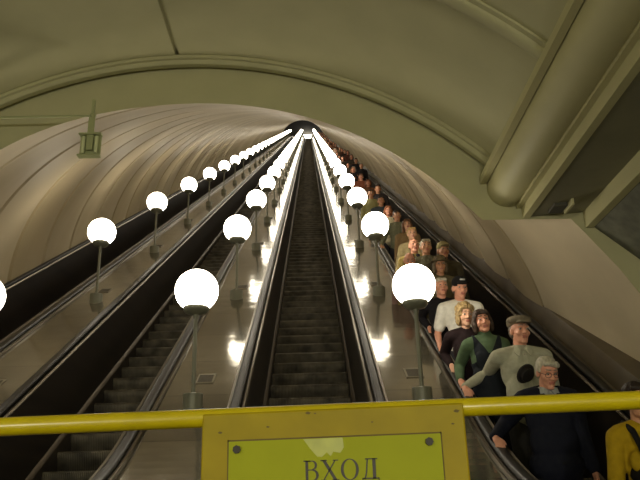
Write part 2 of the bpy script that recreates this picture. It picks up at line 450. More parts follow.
# riser (curved, ribbed) with its top at z=0, front at y=0; tread behind
rv = [(0.018, 0.0), (0.004, -.012), (0.0, -.03), (0.012, -.09), (0.03, -.15), (0.055, -.215)]
vs = []
for x in (-.475, .475):
    for (y, z) in rv: vs.append((x, y, z))
nr = len(rv)
smb.add(vs, [[i, i+1, nr+i+1, nr+i] for i in range(nr-1)])
smb.cur = 1
smb.add([(-.475, .018, 0), (.475, .018, 0), (.475, STP+.06, 0), (-.475, STP+.06, 0)], [(0, 1, 2, 3)])
smb.add([(-.475, .018, 0), (-.475, STP+.06, 0), (-.475, STP+.06, -.215), (-.475, .055, -.215)], [(0, 1, 2, 3)])
smb.add([(.475, .018, 0), (.475, STP+.06, 0), (.475, STP+.06, -.215), (.475, .055, -.215)], [(0, 1, 2, 3)])
step_me = smb.mesh('step', [M['step'], M['nose']], smooth=True)
def tread_z(y): return zp(y)
esc_labels = ['leftmost escalator, half hidden behind the far left lamp deck', 'empty dark escalator left of centre with bare steps',
              'empty central escalator climbing straight ahead with bare steps', 'right escalator crowded with people riding down']
for e, cx in enumerate(CX):
    root = empty('escalator', (cx, Y0, 0), esc_labels[e], 'escalator', 'escalators in the inclined tunnel')
    O = (cx, Y0)
    for sg in (-1, 1):
        mb = MB(); sweep(mb, rounded(sg*.625, .985, .042, .028), cx, off=O, y1=114); mb.obj('handrail', M['rubber'], root, smooth=True)
        mb = MB()
        sweep(mb, [(sg*.565, .97), (sg*.545, .975), (sg*.535, .955), (sg*.55, .93), (sg*.57, .93)], cx, off=O)
        sweep(mb, [(sg*.675, .975), (sg*.695, .975), (sg*.70, .94), (sg*.67, .94)], cx, off=O)
        mb.obj('guide_strip', M['alu'], root, smooth=True)
        mb = MB(); sweep(mb, [(sg*.55, .945), (sg*.512, .17), (sg*.56, .17), (sg*.69, .945)], cx, off=O); mb.obj('balustrade_panel', M['panel'], root)
        mb = MB(); sweep(mb, [(sg*.512, .18), (sg*.482, .15), (sg*.48, -.35), (sg*.56, -.35), (sg*.56, .18)], cx, off=O); mb.obj('skirt_panel', M['skirt'], root)
        mb = MB(); sweep(mb, [(sg*.515, .195), (sg*.484, .165), (sg*.478, .15), (sg*.485, .145), (sg*.516, .17)], cx, off=O); mb.obj('skirt_strip', M['bronze'], root, smooth=True)
    ys = []; y = 2.7
    while y < 114: ys.append(y); y += STP
    for k, y in enumerate(ys[:104]):
        if k < 4: continue
        link('step', step_me, root, (0, y-Y0, tread_z(y+.175)))
    mb = MB()
    for y in ys[104:]:
        z = tread_z(y+.175)
        vs = [(-.475, y-Y0+.018, z), (.475, y-Y0+.018, z), (.475, y-Y0+.41, z), (-.475, y-Y0+.41, z), (-.475, y-Y0, z-.03), (.475, y-Y0, z-.03), (.475, y-Y0+.055, z-.215), (-.475, y-Y0+.055, z-.215)]
        mb.cur = 1; mb.add(vs, [(0, 1, 2, 3)]); mb.cur = 0; mb.add(vs, [(0, 1, 5, 4), (4, 5, 6, 7)])
    tag(mb.obj('upper_steps', [M['step'], M['nose']], root), kind='stuff')
    mb = MB(); mb.box(-.475, .475, -.35, 1.55, -.06, -.004); mb.obj('comb_plate', M['alu'], root)

# decks between the escalators
deck_names = [('far left', -4.09, -2.075), ('left of centre', -2.075, -.06), ('right of centre', -.06, 1.955)]
LX = []
for nm, a, b_ in deck_names:
    xa, xb = a+HW+.012, b_-HW-.012; xm = (xa+xb)/2; w = (xb-xa)/2; LX.append(xm)
    root = empty('escalator_deck', (xm, Y0, 0), 'polished beige panelled deck with globe lamps, %s' % nm, 'deck', 'decks between the escalators')
    mb = MB(); sweep(mb, [(-w, .90), (-w, .935), (w, .935), (w, .90)], xm, off=(xm, Y0)); d = mb.obj('deck_panel', M['deck'], root)
    mb = MB(); sweep(mb, [(-w+.02, .899), (-w+.02, -.2), (w-.02, -.2), (w-.02, .899)], xm, off=(xm, Y0), y1=114.9); mb.obj('deck_core', M['ledge'], root)
DZ = .935
# outer ledges between the outer escalators and the tunnel wall
for nm, sg, xe in (('right', 1, CX[3]+HW+.012), ('left', -1, CX[0]-HW-.012)):
    mb = MB(); sweep(mb, [(0, .0), (0, .94), (sg*.035, .955), (sg*.055, 1.14), (sg*.075, 1.20), (sg*.45, 1.21), (sg*.45, 0)], xe, y0=3.0)
    tag(mb.obj('trim_ledge_'+nm, M['ledge'], smooth=True), 'brown ledge between the %s handrail and the tunnel wall' % nm, None, None, 'structure')

# ------------------------------------------------------------------ lamps
lamp_y = lambda k: 6.28+3.31*k
NL = 31
LD = Matrix.Rotation(radians(30), 4, 'X')
def make_lamp():
    root = empty('globe_lamp', (0, 0, 0))
    mb = MB(); mb.lathe([(.088, -.07), (.088, .085), (.082, .092), (.02, .095)], 24); mb.obj('lamp_base', M['post'], root, smooth=True)
    mb = MB(); mb.cyl((0, 0, .09), (0, 0, .82), .019, n=14); mb.obj('pole', M['post'], root, smooth=True)
    mb = MB(); mb.lathe([(.02, .76), (.03, .80), (.095, .82), (.116, .85), (.118, .88), (.09, .885)], 28); mb.obj('globe_holder', M['post'], root, smooth=True)
    mb = MB(); mb.ell((0, 0, 1.035), (.200, .200, .200), n=28, m=16); mb.obj('globe', M['globe'], root, smooth='all')
    return root
lamp0 = make_lamp(); first = True
ordn = ['first', 'second', 'third', 'fourth', 'fifth', 'sixth', 'seventh', 'eighth', 'ninth', 'tenth', 'eleventh', 'twelfth']
for j, xm in enumerate(LX):
    row = deck_names[j][0]
    for k in range(NL):
        y = lamp_y(k)
        loc = (xm+(.04 if j == 0 else 0), y, zp(y)+DZ+.02)
        r = lamp0 if first else dup(lamp0, loc)
        if first: r.location = loc; first = False
        if k < 12: lb = 'lit white globe lamp, %s from the bottom on the deck %s' % (ordn[k], row)
        else: lb = 'tiny lit globe lamp in the far string on the deck %s' % row
        tag(r, lb, 'lamp', 'globe lamps on the deck %s' % row)
# speaker grilles set into the decks near the lamps
gm = MB(); gm.box(-.085, .085, -.12, .12, -.02, .005); gme = gm.mesh('frame', M['grille'])
gs = MB()
for i in range(7): gs.box(-.068, .068, -.1+.028*i, -.084+.028*i, .004, .009)
gsm = gs.mesh('slats', mat('grille_dark', rgb(70, 64, 52), .6))
for j, xm in enumerate(LX):
    for k in range(7):
        y = lamp_y(k)+.58
        r = empty('speaker_grille', (xm+.02*(1 if j else -1), y, zp(y)+DZ+.004), None, None)
        ang = math.atan((zp(y+.1)-zp(y-.1))/.2); r.rotation_euler = (ang, 0, 0)
        tag(r, 'square slatted grille set in the deck %s above the %s lamp' % (deck_names[j][0], ordn[k]), 'grille', 'grilles in the decks')
        link('grille_frame', gme, r); link('slat_panel', gsm, r)

# ------------------------------------------------------------------ hanging bracket on the left
r = empty('hanging_bracket', (-1.88, 5.40, CAMZ+3.35), 'grey green bracket with a small box hung from a horizontal rod at upper left', 'bracket')
z0 = -.13
mb = MB(); mb.cyl((-2.2, 0, z0+.005), (.03, 0, z0), .011, n=10); mb.obj('rod', M['bracket'], r, smooth=True)
mb = MB()
mb.cyl((-2.0, 0, z0), (-2.0, .245, z0), .012, n=8); mb.cyl((-1.1, 0, z0), (-1.1, .245, z0), .012, n=8); mb.obj('rod_stay', M['bracket'], r)
mb = MB(); mb.box(-.012, .012, -.012, .012, z0, .03); mb.ell((-.002, -.005, z0), (.022, .022, .026)); mb.obj('rod_clamp', M['bracket'], r)
mb = MB(); mb.box(-.027, .027, -.015, .0, -.47, z0); mb.obj('hanger_plate', M['bracket'], r)
mb = MB(); mb.box(-.095, .095, -.03, .03, -.325, -.31); mb.box(-.095, .095, -.03, .03, -.53, -.515)
mb.box(-.09, .09, .018, .024, -.52, -.32); mb.obj('box_frame', M['bracket'], r)
for x in (-.055, .055):
    mb = MB(); mb.cyl((x, -.005, -.50), (x, -.005, -.34), .016, n=12); mb.obj('tube', M['glass_tube'], r, smooth=True)

# ------------------------------------------------------------------ yellow barrier with the sign
YBAR = 1.548
B = empty('barrier', (0, YBAR, 0), 'yellow painted pipe barrier across the foreground carrying the entrance sign', 'barrier')
zr = 1.277
mb = MB(); mb.cyl((-1.25, 0, zr-.016), (1.25, 0, zr+.018), .0195, n=28); mb.obj('top_rail', M['yellow_gloss_lit'], B, smooth=True)
for x in (-1.22, 1.22):
    mb = MB(); mb.cyl((x, 0, -.02), (x, 0, zr), .022, n=20); mb.cyl((x, 0, -.02), (x, 0, .012), .07, n=24); mb.obj('barrier_post', M['yellow'], B, smooth=True)
mb = MB()
pts = [(-.2385, .80), (.3165, .80), (.3165, zr+.013), (-.2385, zr+.004)]
mb.prism(pts, -.022, .0, 'y')
o = mb.obj('sign_backing', M['yellow'], B)
bv = o.modifiers.new('bevel', 'BEVEL'); bv.width = .004; bv.segments = 2
mb = MB(); mb.prism([(-.181, .93), (.261, .93), (.261, 1.2275), (-.181, 1.2225)], -.0275, -.0215, 'y')
plate = mb.obj('sign_plate', M['plate'], B)
# darker sunk rim around the plate
mb = MB()
for q in ([(-.184, .927), (-.1805, .927), (-.1805, 1.226), (-.184, 1.226)], [(.2605, .927), (.264, .927), (.264, 1.231), (.2605, 1.231)], [(-.184, 1.2222), (.264, 1.2272), (.264, 1.231), (-.184, 1.226)]):
    mb.prism(q, -.0245, -.021, 'y')
mb.obj('plate_rim', M['chip'], plate)
for x, z in ((-.164, 1.2065), (.236, 1.2115), (-.164, .95), (.236, .95)):
    mb = MB(); mb.cyl((x, -.035, z), (x, -.0275, z), .0085, n=7); mb.obj('bolt', M['bolt'], plate)
mb = MB(); mb.prism([(-.026, 1.2235), (.056, 1.2245), (.058, 1.205), (.05, 1.194), (.036, 1.197), (.030, 1.188), (.022, 1.196), (.012, 1.187), (.002, 1.188), (-.012, 1.204)], -.0279, -.0274, 'y')
mb.obj('tape_remnant', M['sticker'], plate)
for x, z, s_ in ((-.015, zr+.0003, .006), (.0, zr-.001, .003), (-.1, zr-.026, .004), (.3, zr-.004, .007), (.29, zr-.03, .004), (-.2, zr-.035, .005), (.12, zr-.022, .003)):
    mb = MB(); mb.prism([(x-s_, z), (x-s_*.2, z+s_*.5), (x+s_, z+s_*.1), (x+s_*.4, z-s_*.5), (x-s_*.5, z-s_*.4)], -.0226, -.0219, 'y'); mb.obj('paint_chip', M['chip'], B)
# letters
def ring_poly(mb, cx, cz, rx, rz, ix, iz, a0=0, a1=360, n=28, y0=-.0285, y1=-.0274, icx=None):
    icx = cx if icx is None else icx
    vs = []
    for i in range(n+1):
        a = radians(a0+(a1-a0)*i/n)
        o_ = (cx+rx*cos(a), cz+rz*sin(a)); q = (icx+ix*cos(a), cz+iz*sin(a))
        vs += [(o_[0], y0, o_[1]), (q[0], y0, q[1]), (q[0], y1, q[1]), (o_[0], y1, o_[1])]
    mb.add(vs, [[4*i+j, 4*i+(j+1) % 4, 4*(i+1)+(j+1) % 4, 4*(i+1)+j] for i in range(n) for j in range(4)])
def poly(mb, pts): mb.prism(pts, -.0285, -.0274, 'y')
ZL0, HL = 1.140, .0405       # baseline, cap height
def letter(fn, x, dz):
    mb = MB(); fn(mb); 
    mb.v = [(a+x, b, c+ZL0+dz) for a, b, c in mb.v]; mb.obj('letter', M['letter'], plate)
H = HL
def L_ve(m):
    poly(m, [(.004, 0), (.0095, 0), (.0095, H), (.004, H)]); poly(m, [(0, 0), (.014, 0), (.014, .0022), (0, .0022)]); poly(m, [(0, H-.0022), (.014, H-.0022), (.014, H), (0, H)])
    t = .0022
    poly(m, [(.009, H-t), (.018, H-t), (.018, H), (.009, H)]); poly(m, [(.009, H*.54-t/2), (.019, H*.54-t/2), (.019, H*.54+t/2), (.009, H*.54+t/2)]); poly(m, [(.009, 0), (.019, 0), (.019, t), (.009, t)])
    ring_poly(m, .018, H*.77, .0098, H*.23, .005, H*.23-t, -90, 90); ring_poly(m, .019, H*.27+.0004, .0118, H*.27+.0006, .0065, H*.27-t, -90, 90)
def L_ha(m):
    poly(m, [(.003, H), (.010, H), (.0345, 0), (.0275, 0)]); poly(m, [(.0295, H), (.0322, H), (.0068, 0), (.0041, 0)])
    for a, b in ((0, .0135), (.0255, .0365)): poly(m, [(a, H-.002), (b, H-.002), (b, H), (a, H)])
    for a, b in ((0, .0115), (.0235, .038)): poly(m, [(a, 0), (b, 0), (b, .002), (a, .002)])
def L_o(m): ring_poly(m, .0185, H/2, .0185, H*.525, .0128, H*.525-.0018, 0, 360, 40)
def L_de(m):
    poly(m, [(.0215, H), (.028, H), (.028, 0), (.0215, 0)]); poly(m, [(.010, H), (.0128, H), (.0098, .012), (.0065, 0), (.003, 0), (.007, .012)])
    poly(m, [(.0065, H-.0022), (.032, H-.0022), (.032, H), (.0065, H)]); poly(m, [(-.0005, 0), (.0345, 0), (.0345, .0026), (-.0005, .0026)])
    poly(m, [(-.0005, .0026), (.0015, .0026), (.0012, -.0085), (-.0005, -.0085)]); poly(m, [(.0325, .0026), (.0345, .0026), (.0345, -.0085), (.0328, -.0085)])
for fn, x, dz in ((L_ve, -.0265, 0), (L_ha, .0085, .0004), (L_o, .0500, .0008), (L_de, .0940, .0012)): letter(fn, x, dz)

# ------------------------------------------------------------------ people
skin_cache = {}
def skin(key, c):
    if key not in skin_cache: skin_cache[key] = mat('skin_'+key, c, 0.5, var=0.06, scale=25)
    return skin_cache[key]
SK = {'fair': rgb(218, 168, 138), 'pink': rgb(222, 158, 130), 'tan': rgb(198, 144, 110), 'olive': rgb(166, 120, 90)}
M['lip'] = mat('lips', rgb(182, 112, 96), .45)
M['eyewhite'] = mat('eye_white', rgb(172, 160, 146), .3)
M['iris'] = mat('dark_iris', rgb(34, 26, 20), .2)
M['shoe'] = mat('dark_shoe_leather', rgb(36, 30, 26), .4)
M['frame'] = mat('glasses_wire', rgb(60, 52, 44), .3, .8)
cloth_cache = {}
def cloth(c, b=.35, v=.12):
    if c not in cloth_cache: cloth_cache[c] = mat('cloth_%02x%02x%02x' % c, rgb(*c), .85, var=v, scale=22, bump=b, bscale=26, spec=.2)
    return cloth_cache[c]
hair_cache = {}
def hairm(c):
    if c not in hair_cache: hair_cache[c] = mat('hair_%02x%02x%02x' % c, rgb(*c), .6, var=.28, scale=60, bump=.6, bscale=110, stretch=(1, 1, .35))
    return hair_cache[c]

def remesh(mb, name, mats, voxel, smooth_it=2, post=None):
    me = mb.mesh('tmp', [])
    t = bpy.data.objects.new('tmp', me); COL.objects.link(t)
    r = t.modifiers.new('r', 'REMESH'); r.mode = 'VOXEL'; r.voxel_size = voxel
    if smooth_it:
        s_ = t.modifiers.new('s', 'SMOOTH'); s_.factor = .5; s_.iterations = smooth_it
    dg = bpy.context.evaluated_depsgraph_get(); dg.update()
    out = bpy.data.meshes.new_from_object(t.evaluated_get(dg))
    bpy.data.objects.remove(t); bpy.data.meshes.remove(me)
    out.name = name; out.materials.clear()
    for m in mats: out.materials.append(m)
    out.polygons.foreach_set('use_smooth', [True]*len(out.polygons))
    if post: post(out)
    return out

V = Vector
def ik(sh, hand, l1, l2, bend):
    d = hand-sh; L = min(d.length, (l1+l2)*.995); u = d.normalized()
    a = (l1*l1-l2*l2+L*L)/(2*L); h = sqrt(max(0, l1*l1-a*a))
    b = bend-u*bend.dot(u); b.normalize()
    return sh+u*a+b*h, sh+u*L

def hand(mb, W, f, nrm, thumb, grip=1.0, g=1.0):
    """palm from wrist W along f, palm facing nrm, thumb on the side `thumb`; five separate fingers"""
    f = f.normalized(); nrm = (nrm-f*nrm.dot(f)).normalized(); s = f.cross(nrm)
    if s.dot(thumb) < 0: s = -s
    off = [.030, .010, -.010, -.029]; ln = [.070, .080, .074, .058]
    mb.caps(W-f*.01, W+f*.03, .026*g, .026*g, 10)
    for i in range(4):
        k = W+f*(.088-.004*abs(i-1))+s*off[i]*1.0
        mb.caps(W+f*.015+s*off[i]*.55, k, .014*g, .0125*g, 10)
        d = f; p = k
        for seg, (fr, bend) in enumerate(((.45, .45*grip), (.31, .6*grip), (.24, .45*grip))):
            ang = bend*(.8+.1*i)
            d = (d*cos(ang)+nrm*sin(ang)).normalized()
            q = p+d*ln[i]*fr
            mb.caps(p, q, (.0098-.0008*seg)*g, (.0092-.0008*seg)*g, 8); p = q
    b = W+f*.022+s*.020
    t1 = b+f*.034+s*.030+nrm*.012; t2 = t1+f*.030+s*.006+nrm*.016*grip
    mb.caps(b, t1, .0145*g, .011*g, 10); mb.caps(t1, t2, .0105*g, .0088*g, 8)

def person_parts(P, vox, voxc):
    """returns list of (name, mesh, parent_part) for a standing figure facing -y, feet at the origin"""
    fem = P.get('fem', False); sw = P.get('sw', .165 if fem else .188); bulk = P.get('bulk', 1.0)
    # head frame
    R = Euler((P.get('pitch', 0), P.get('tilt', 0), P.get('yaw', 0)), 'XYZ').to_matrix()
    piv = V((0, .012, 1.515))
    def H(x, y, z): return piv+R @ V((x, y-.03, z+.105))
    hs = .96 if fem else 1.0
    body = MB()
    def e(c, r): body.ell(H(*[q*hs for q in c]), [q*hs for q in r], R, 18, 12)
    def cp(m, a, b, r0, r1=None): m.caps(H(*[q*hs for q in a]), H(*[q*hs for q in b]), r0*hs, (r1 or r0)*hs, 10)
    e((0, .018, .030), (.074, .092, .086)); e((0, -.018, -.025), (.063, .070, .085)); e((0, -.030, -.078), (.048, .052, .038))
    cp(body, (-.008, -.070, -.100), (.008, -.070, -.100), .020)
    cp(body, (0, -.086, .012), (0, -.108, -.026), .009, .0145); e((.013, -.092, -.030), (.009, .010, .008)); e((-.013, -.092, -.030), (.009, .010, .008))
    cp(body, (-.044, -.070, .030), (-.010, -.083, .028), .0095); cp(body, (.044, -.070, .030), (.010, -.083, .028), .0095)
    e((.038, -.058, -.028), (.024, .026, .024)); e((-.038, -.058, -.028), (.024, .026, .024))
    cp(body, (-.020, -.081, -.056), (.020, -.081, -.056), .0065); cp(body, (-.017, -.081, -.067), (.017, -.081, -.067), .0075)
    for sg in (-1, 1):
        e((sg*.077, .012, -.008), (.010, .020, .032)); 
    body.caps(V((0, .022, 1.40)), piv+R @ V((0, -.01, .045)), .058 if not fem else .050, .055 if not fem else .047, 14)
    def torso(m, g, hem=.86, waist=True):
        b = bulk
        m.ell(V((0, .01, 1.27)), (.160*b*sw/.188+g, .108*b+g, .20+g), None, 20, 12)
        m.ell(V((0, -.008*b, 1.07)), ((.140 if fem else .152)*b+g, .112*b+g, .19+g), None, 20, 12)
        m.ell(V((0, .01, .93)), (.160*b+g, .115*b+g, .14+g), None, 20, 12)
        m.caps(V((-sw+.03, .014, 1.405)), V((sw-.03, .014, 1.405)), .058+g, None, 14)
        for sg in (-1, 1): m.caps(V((sg*.02, .018, 1.455)), V((sg*(sw-.03), .016, 1.415)), .044+g, .052+g, 12)
        if fem:
            for sg in (-1, 1): m.ell(V((sg*.066, -.078, 1.245)), (.062+g, .032+g, .062+g), None, 14, 9)
        else:
            m.ell(V((0, -.05, 1.29)), (.13*b+g, .052*b+g, .10+g), None, 16, 9)
    torso(body, -.004)
    arms = {}
    for sg, key in ((-1, 'rh'), (1, 'lh')):
        sh = V((sg*sw, .014, 1.40)); t = P.get(key)
        if t is None:
            t = V((sg*(sw+.075), -.05, .86)); f = V((sg*.02, -.18, -1)); nr = V((-sg, 0, 0)); th = V((0, -1, 0)); gr = .45
        else:
            f = V(P.get(key+'f', (0, -1, -.45))); nr = V(P.get(key+'n', (0, 0, -1))); th = V(P.get(key+'t', (-sg, -.1, 0))); gr = P.get(key+'g', .9)
        el, wr = ik(sh, V(t), .285, .262, V((sg*.12, .95, -.30)))
        arms[sg] = (sh, el, wr)
        body.chain([sh, sh.lerp(el, .5), el, el.lerp(wr, .35), wr], [.050*bulk, .046*bulk, .038, .037, .026], 12)
        hand(body, wr+f.normalized()*.012, f, nr, th, gr, .92 if fem else 1.0)
    legs = {}
    for sg in (-1, 1):
        hp = V((sg*.088, .012, .90)); kn = V((sg*.098, -.018, .50)); an = V((sg*.105, .022, .095))
        legs[sg] = (hp, kn, an)
        body.chain([hp, hp.lerp(kn, .5), kn, kn.lerp(an, .3), an], [.088, .074, .054, .055, .038], 12)
        body.chain([V((sg*.105, .045, .040)), V((sg*.110, -.06, .045)), V((sg*.116, -.15, .028))], [.036, .036, .026], 10)
    sk = skin(P.get('skin', 'fair'), SK[P.get('skin', 'fair')])
    Ri = R.transposed()
    def post(me):
        # eye sockets pressed in, lips picked out
        for v in me.vertices:
            q = (Ri @ (v.co-piv)); q = V((q.x/hs, (q.y+.03)/hs, q.z/hs-.105/hs))
            for sg in (-1, 1):
                d = (q-V((sg*.032, -.084, .008))).length
                if d < .024: v.co += R @ V((0, .0085*(1-d/.024), 0))
        for p in me.polygons:
            q = (Ri @ (p.center-piv)); q = V((q.x/hs, (q.y+.03)/hs, q.z/hs-.105/hs))
            if abs(q.x) < .022 and q.y < -.078 and -.073 < q.z < -.051: p.material_index = 1
    out = [('body', remesh(body, 'body', [sk, M['lip']], vox, 2, post), None)]
    if P.get('detail', 1):
        for sg in (-1, 1):
            eb = MB(); c = H(sg*.032*hs, -.0755*hs, .008*hs)
            eb.ell(c, (.0125, .0115, .0095), R, 12, 8)
            nb = len(eb.f); eb.cur = 1
            eb.ell(c+R @ V((0, -.0075, -.001)), (.0058, .005, .0062), R, 10, 6)
            out.append(('eye', eb.mesh('eye', [M['eyewhite'], M['iris']], 'all'), None))
            bb = MB(); cp(bb, (sg*.046, -.073, .040), (sg*.014, -.090, .040), .0042)
            out.append(('eyebrow', bb.mesh('eyebrow', [hairm(P.get('brow', P.get('haircol', (60, 45, 35))))], 'all'), None))
    # clothes
    sc = P['shirt']; slv = P.get('sleeve', 'long')
    m = MB(); torso(m, .012)
    if P.get('loose'): m.ell(V((0, 0, .93)), (.185*bulk, .14*bulk, .15), None, 20, 10); m.ell(V((0, -.02, 1.10)), (.165*bulk, .135*bulk, .22), None, 20, 10)
    if not P.get('sleeveless'):
        for sg in (-1, 1):
            sh, el, wr = arms[sg]
            if slv == 'long': m.chain([sh, sh.lerp(el, .5), el, el.lerp(wr, .4), wr.lerp(el, .04)], [.066*bulk, .060*bulk, .053, .049, .038], 12)
            else:
                q = sh.lerp(el, .72); m.chain([sh, sh.lerp(el, .4), q], [.068*bulk, .066*bulk, .062*bulk], 12)
    nk = P.get('neck', 'crew')
    nc = V((0, .018, 1.452))
    if nk == 'turtle': m.cyl(V((0, .022, 1.42)), piv+R @ V((0, -.002, .015)), .072, .060, 16)
    elif nk == 'collar':
        for i in range(17):
            a = radians(-62+360*0+ (304)*i/16+90-28); p = nc+V((.066*cos(a), .058*sin(a), .022))
            m.ell(p, (.018, .018, .026), None, 8, 6)
    else:
        for i in range(16):
            a = 2*pi*i/16; m.ell(nc+V((.068*cos(a), .06*sin(a), .004)), (.016, .016, .013), None, 8, 6)
    out.append((P.get('shirtname', 'shirt'), remesh(m, 'shirt', [cloth(sc)], voxc, 6), None))
    if P.get('detail', 1) and nk == 'collar':
        from mathutils.bvhtree import BVHTree
        sme = out[-1][1]
        bv_ = BVHTree.FromPolygons([v.co for v in sme.vertices], [list(q.vertices) for q in sme.polygons])
        def on(x, z, d):
            h = bv_.ray_cast(V((x, -1, z)), V((0, 1, 0)))
            return V((x, (h[0].y if h[0] else -.09)-d, z))
        cc = cloth(P.get('collarcol', tuple(min(255, int(q*1.08)) for q in sc)))
        tb = MB()
        for sg in (-1, 1):
            q = [(.010, 1.462), (.040, 1.488), (.070, 1.480), (.078, 1.430), (.052, 1.385), (.030, 1.425)]
            top = [on(sg*x, min(z, 1.452), .016)+V((0, .010 if z > 1.455 else 0, z-min(z, 1.452))) for x, z in q]; bot = [t+V((0, .012, 0)) for t in top]
            n_ = len(q); tb.add(top+bot, [list(range(n_)), list(range(2*n_-1, n_-1, -1))]+[[k, (k+1) % n_, n_+(k+1) % n_, n_+k] for k in range(n_)])
        out.append(('collar', tb.mesh('collar', [cc]), None))
        if not P.get('over'):
            tb = MB(); zs = [1.43-.03*k for k in range(17)]
            a_ = [on(-.017, z, .005) for z in zs]; b2 = [on(.017, z, .005) for z in zs]; n_ = len(zs)
            tb.add(a_+b2, [[k, k+1, n_+k+1, n_+k] for k in range(n_-1)])
            tb.add([q+V((0, .012, 0)) for q in a_]+a_, [[k, k+1, n_+k+1, n_+k] for k in range(n_-1)])
            tb.add(b2+[q+V((0, .012, 0)) for q in b2], [[k, k+1, n_+k+1, n_+k] for k in range(n_-1)])
            out.append(('button_placket', tb.mesh('button_placket', [cc]), None))
            for z in (1.40, 1.31, 1.22, 1.13, 1.04):
                tb = MB(); tb.ell(on(0, z, .007), (.006, .003, .006), None, 8, 5); out.append(('button', tb.mesh('button', [M['eyewhite']], 'all'), None))
    if P.get('over'):     # waistcoat, jacket or apron worn over the shirt
        kind, oc = P['over']
        m = MB()
        if kind == 'vest':
            torso(m, .020); 
        elif kind == 'jacket':
            torso(m, .026); m.ell(V((0, .005, .90)), (.20*bulk, .150*bulk, .17), None, 20, 10)
            for sg in (-1, 1):
                sh, el, wr = arms[sg]; m.chain([sh, sh.lerp(el, .5), el, el.lerp(wr, .4), wr.lerp(el, .03)], [.078*bulk, .072*bulk, .064, .058, .047], 12)
        me = remesh(m, kind, [cloth(oc)], voxc, 2)
        # open the front in a V and round the neck
        bm = bmesh.new(); bm.from_mesh(me)
        vz = P.get('vz', 1.30); vw_ = P.get('vw', .42)
        cuts = [(V((.012, 0, vz)), V((1, 0, -vw_))), (V((-.012, 0, vz)), V((-1, 0, -vw_))), (V((0, .03, 0)), V((0, 1, 0))), (V((0, 0, vz)), V((0, 0, 1)))]
        if kind == 'vest': cuts += [(V((sw-.035, 0, 0)), V((1, 0, 0))), (V((-sw+.035, 0, 0)), V((1, 0, 0))), (V((0, 0, 1.22)), V((0, 0, 1)))]
        for c0, n0 in cuts: bmesh.ops.bisect_plane(bm, geom=list(bm.verts)+list(bm.edges)+list(bm.faces), plane_co=c0, plane_no=n0.normalized())
        kill = [f for f in bm.faces if (lambda c: c.z > vz and abs(c.x) < .012+(c.z-vz)*P.get('vw', .42) and c.y < .03)(f.calc_center_median())]
        if kind == 'vest': kill += [f for f in bm.faces if abs(f.calc_center_median().x) > sw-.035 and f.calc_center_median().z > 1.22]
        bmesh.ops.delete(bm, geom=list(set(kill)), context='FACES'); bm.to_mesh(me); bm.free()
        out.append((kind, me, None))
    if P.get('apron'):
        oc = P['apron']; m = MB()
        for sg in (-1, 1):
            pts = [V((sg*.085, .085, 1.36)), V((sg*.095, .03, 1.482)), V((sg*.085, -.07, 1.43)), V((sg*.075, -.128, 1.33)), V((sg*.07, -.150, 1.24))]
            for a, b in zip(pts, pts[1:]): m.caps(a, b, .021, None, 8)
        m.ell(V((0, -.03, 1.16)), (.125, .138, .15), None, 18, 10); m.ell(V((0, 0, .92)), (.190, .150, .20), None, 20, 10); m.ell(V((0, 0, .75)), (.21, .16, .24), None, 20, 10)
        out.append(('apron', remesh(m, 'apron', [cloth(oc)], voxc, 1), None))
    m = MB(); g = .012
    m.ell(V((0, .01, .93)), (.160*bulk+.008, .115*bulk+.008, .13), None, 18, 10)
    for sg in (-1, 1):
        hp, kn, an = legs[sg]; m.chain([hp, hp.lerp(kn, .5), kn, kn.lerp(an, .5), an+V((0, 0, -.02))], [.100, .088, .070, .066, .064], 12)
    out.append(('trousers', remesh(m, 'trousers', [cloth(P.get('trousers', (44, 44, 52)))], voxc, 2), None))
    m = MB()
    for sg in (-1, 1):
        m.chain([V((sg*.105, .050, .046)), V((sg*.110, -.06, .046)), V((sg*.117, -.165, .038))], [.046, .046, .038], 10)
        m.box(sg*.108-.045, sg*.108+.045, -.19, .09, 0, .024)
    sm = remesh(m, 'shoes', [M['shoe']], max(voxc*.8, .009), 1)
    out.append(('shoes', sm, None))
    # hair
    st = P.get('hair', 'short'); hc = hairm(P.get('haircol', (70, 55, 45)))
    m = MB()
    def he(c, r): m.ell(H(*[q*hs for q in c]), [q*hs for q in r], R, 16, 10)
    if st in ('short', 'bob', 'long', 'curly'):
        he((0, .032, .052), (.082, .090, .078)); he((0, .070, -.01), (.070, .050, .075))
        for sg in (-1, 1): he((sg*.066, .030, .022), (.019, .050, .045))
        cp(m, (-.042, -.052, .082), (.042, -.052, .082), .022)
        if P.get('part'): cp(m, (-.02, -.060, .085), (.055, -.052, .068), .020)
    if st in ('bob', 'long', 'curly'):
        for sg in (-1, 1): he((sg*.078, .018, -.030), (.026, .056, .080)); 
        he((0, .082, -.045), (.076, .045, .075)); st == 'curly' or cp(m, (-.045, -.062, .080), (.045, -.064, .070), .018); 
        for sg in (-1, 1): cp(m, (sg*.058, -.050, .058), (sg*.080, -.012, .0), .015)
    if st == 'curly':
        rr = random.Random(3)
        for i in range(70):
            a = rr.uniform(0, 2*pi); b = rr.uniform(-.5, 1.4)
            x, y, z = .092*cos(b)*cos(a), .035+.096*cos(b)*sin(a), .045+.090*sin(b)
            if y < -.035 and z < .062: continue
            he((x, y, z), (.021, .021, .021))
    if st == 'long':
        for sg in (-1, 1): he((sg*.080, .012, -.11), (.026, .050, .10)); 
        he((0, .07, -.13), (.085, .04, .11))
    if st == 'bald':
        he((0, .085, -.02), (.064, .032, .048))
        for sg in (-1, 1): he((sg*.070, .040, .000), (.013, .042, .030))
    if P.get('hat') and st == 'short': m = MB(); he((0, .070, -.01), (.072, .050, .060)); [he((sg*.066, .036, .018), (.013, .040, .028)) for sg in (-1, 1)]
    amp = .011 if st == 'curly' else (.006 if st in ('bob', 'long') else .004)
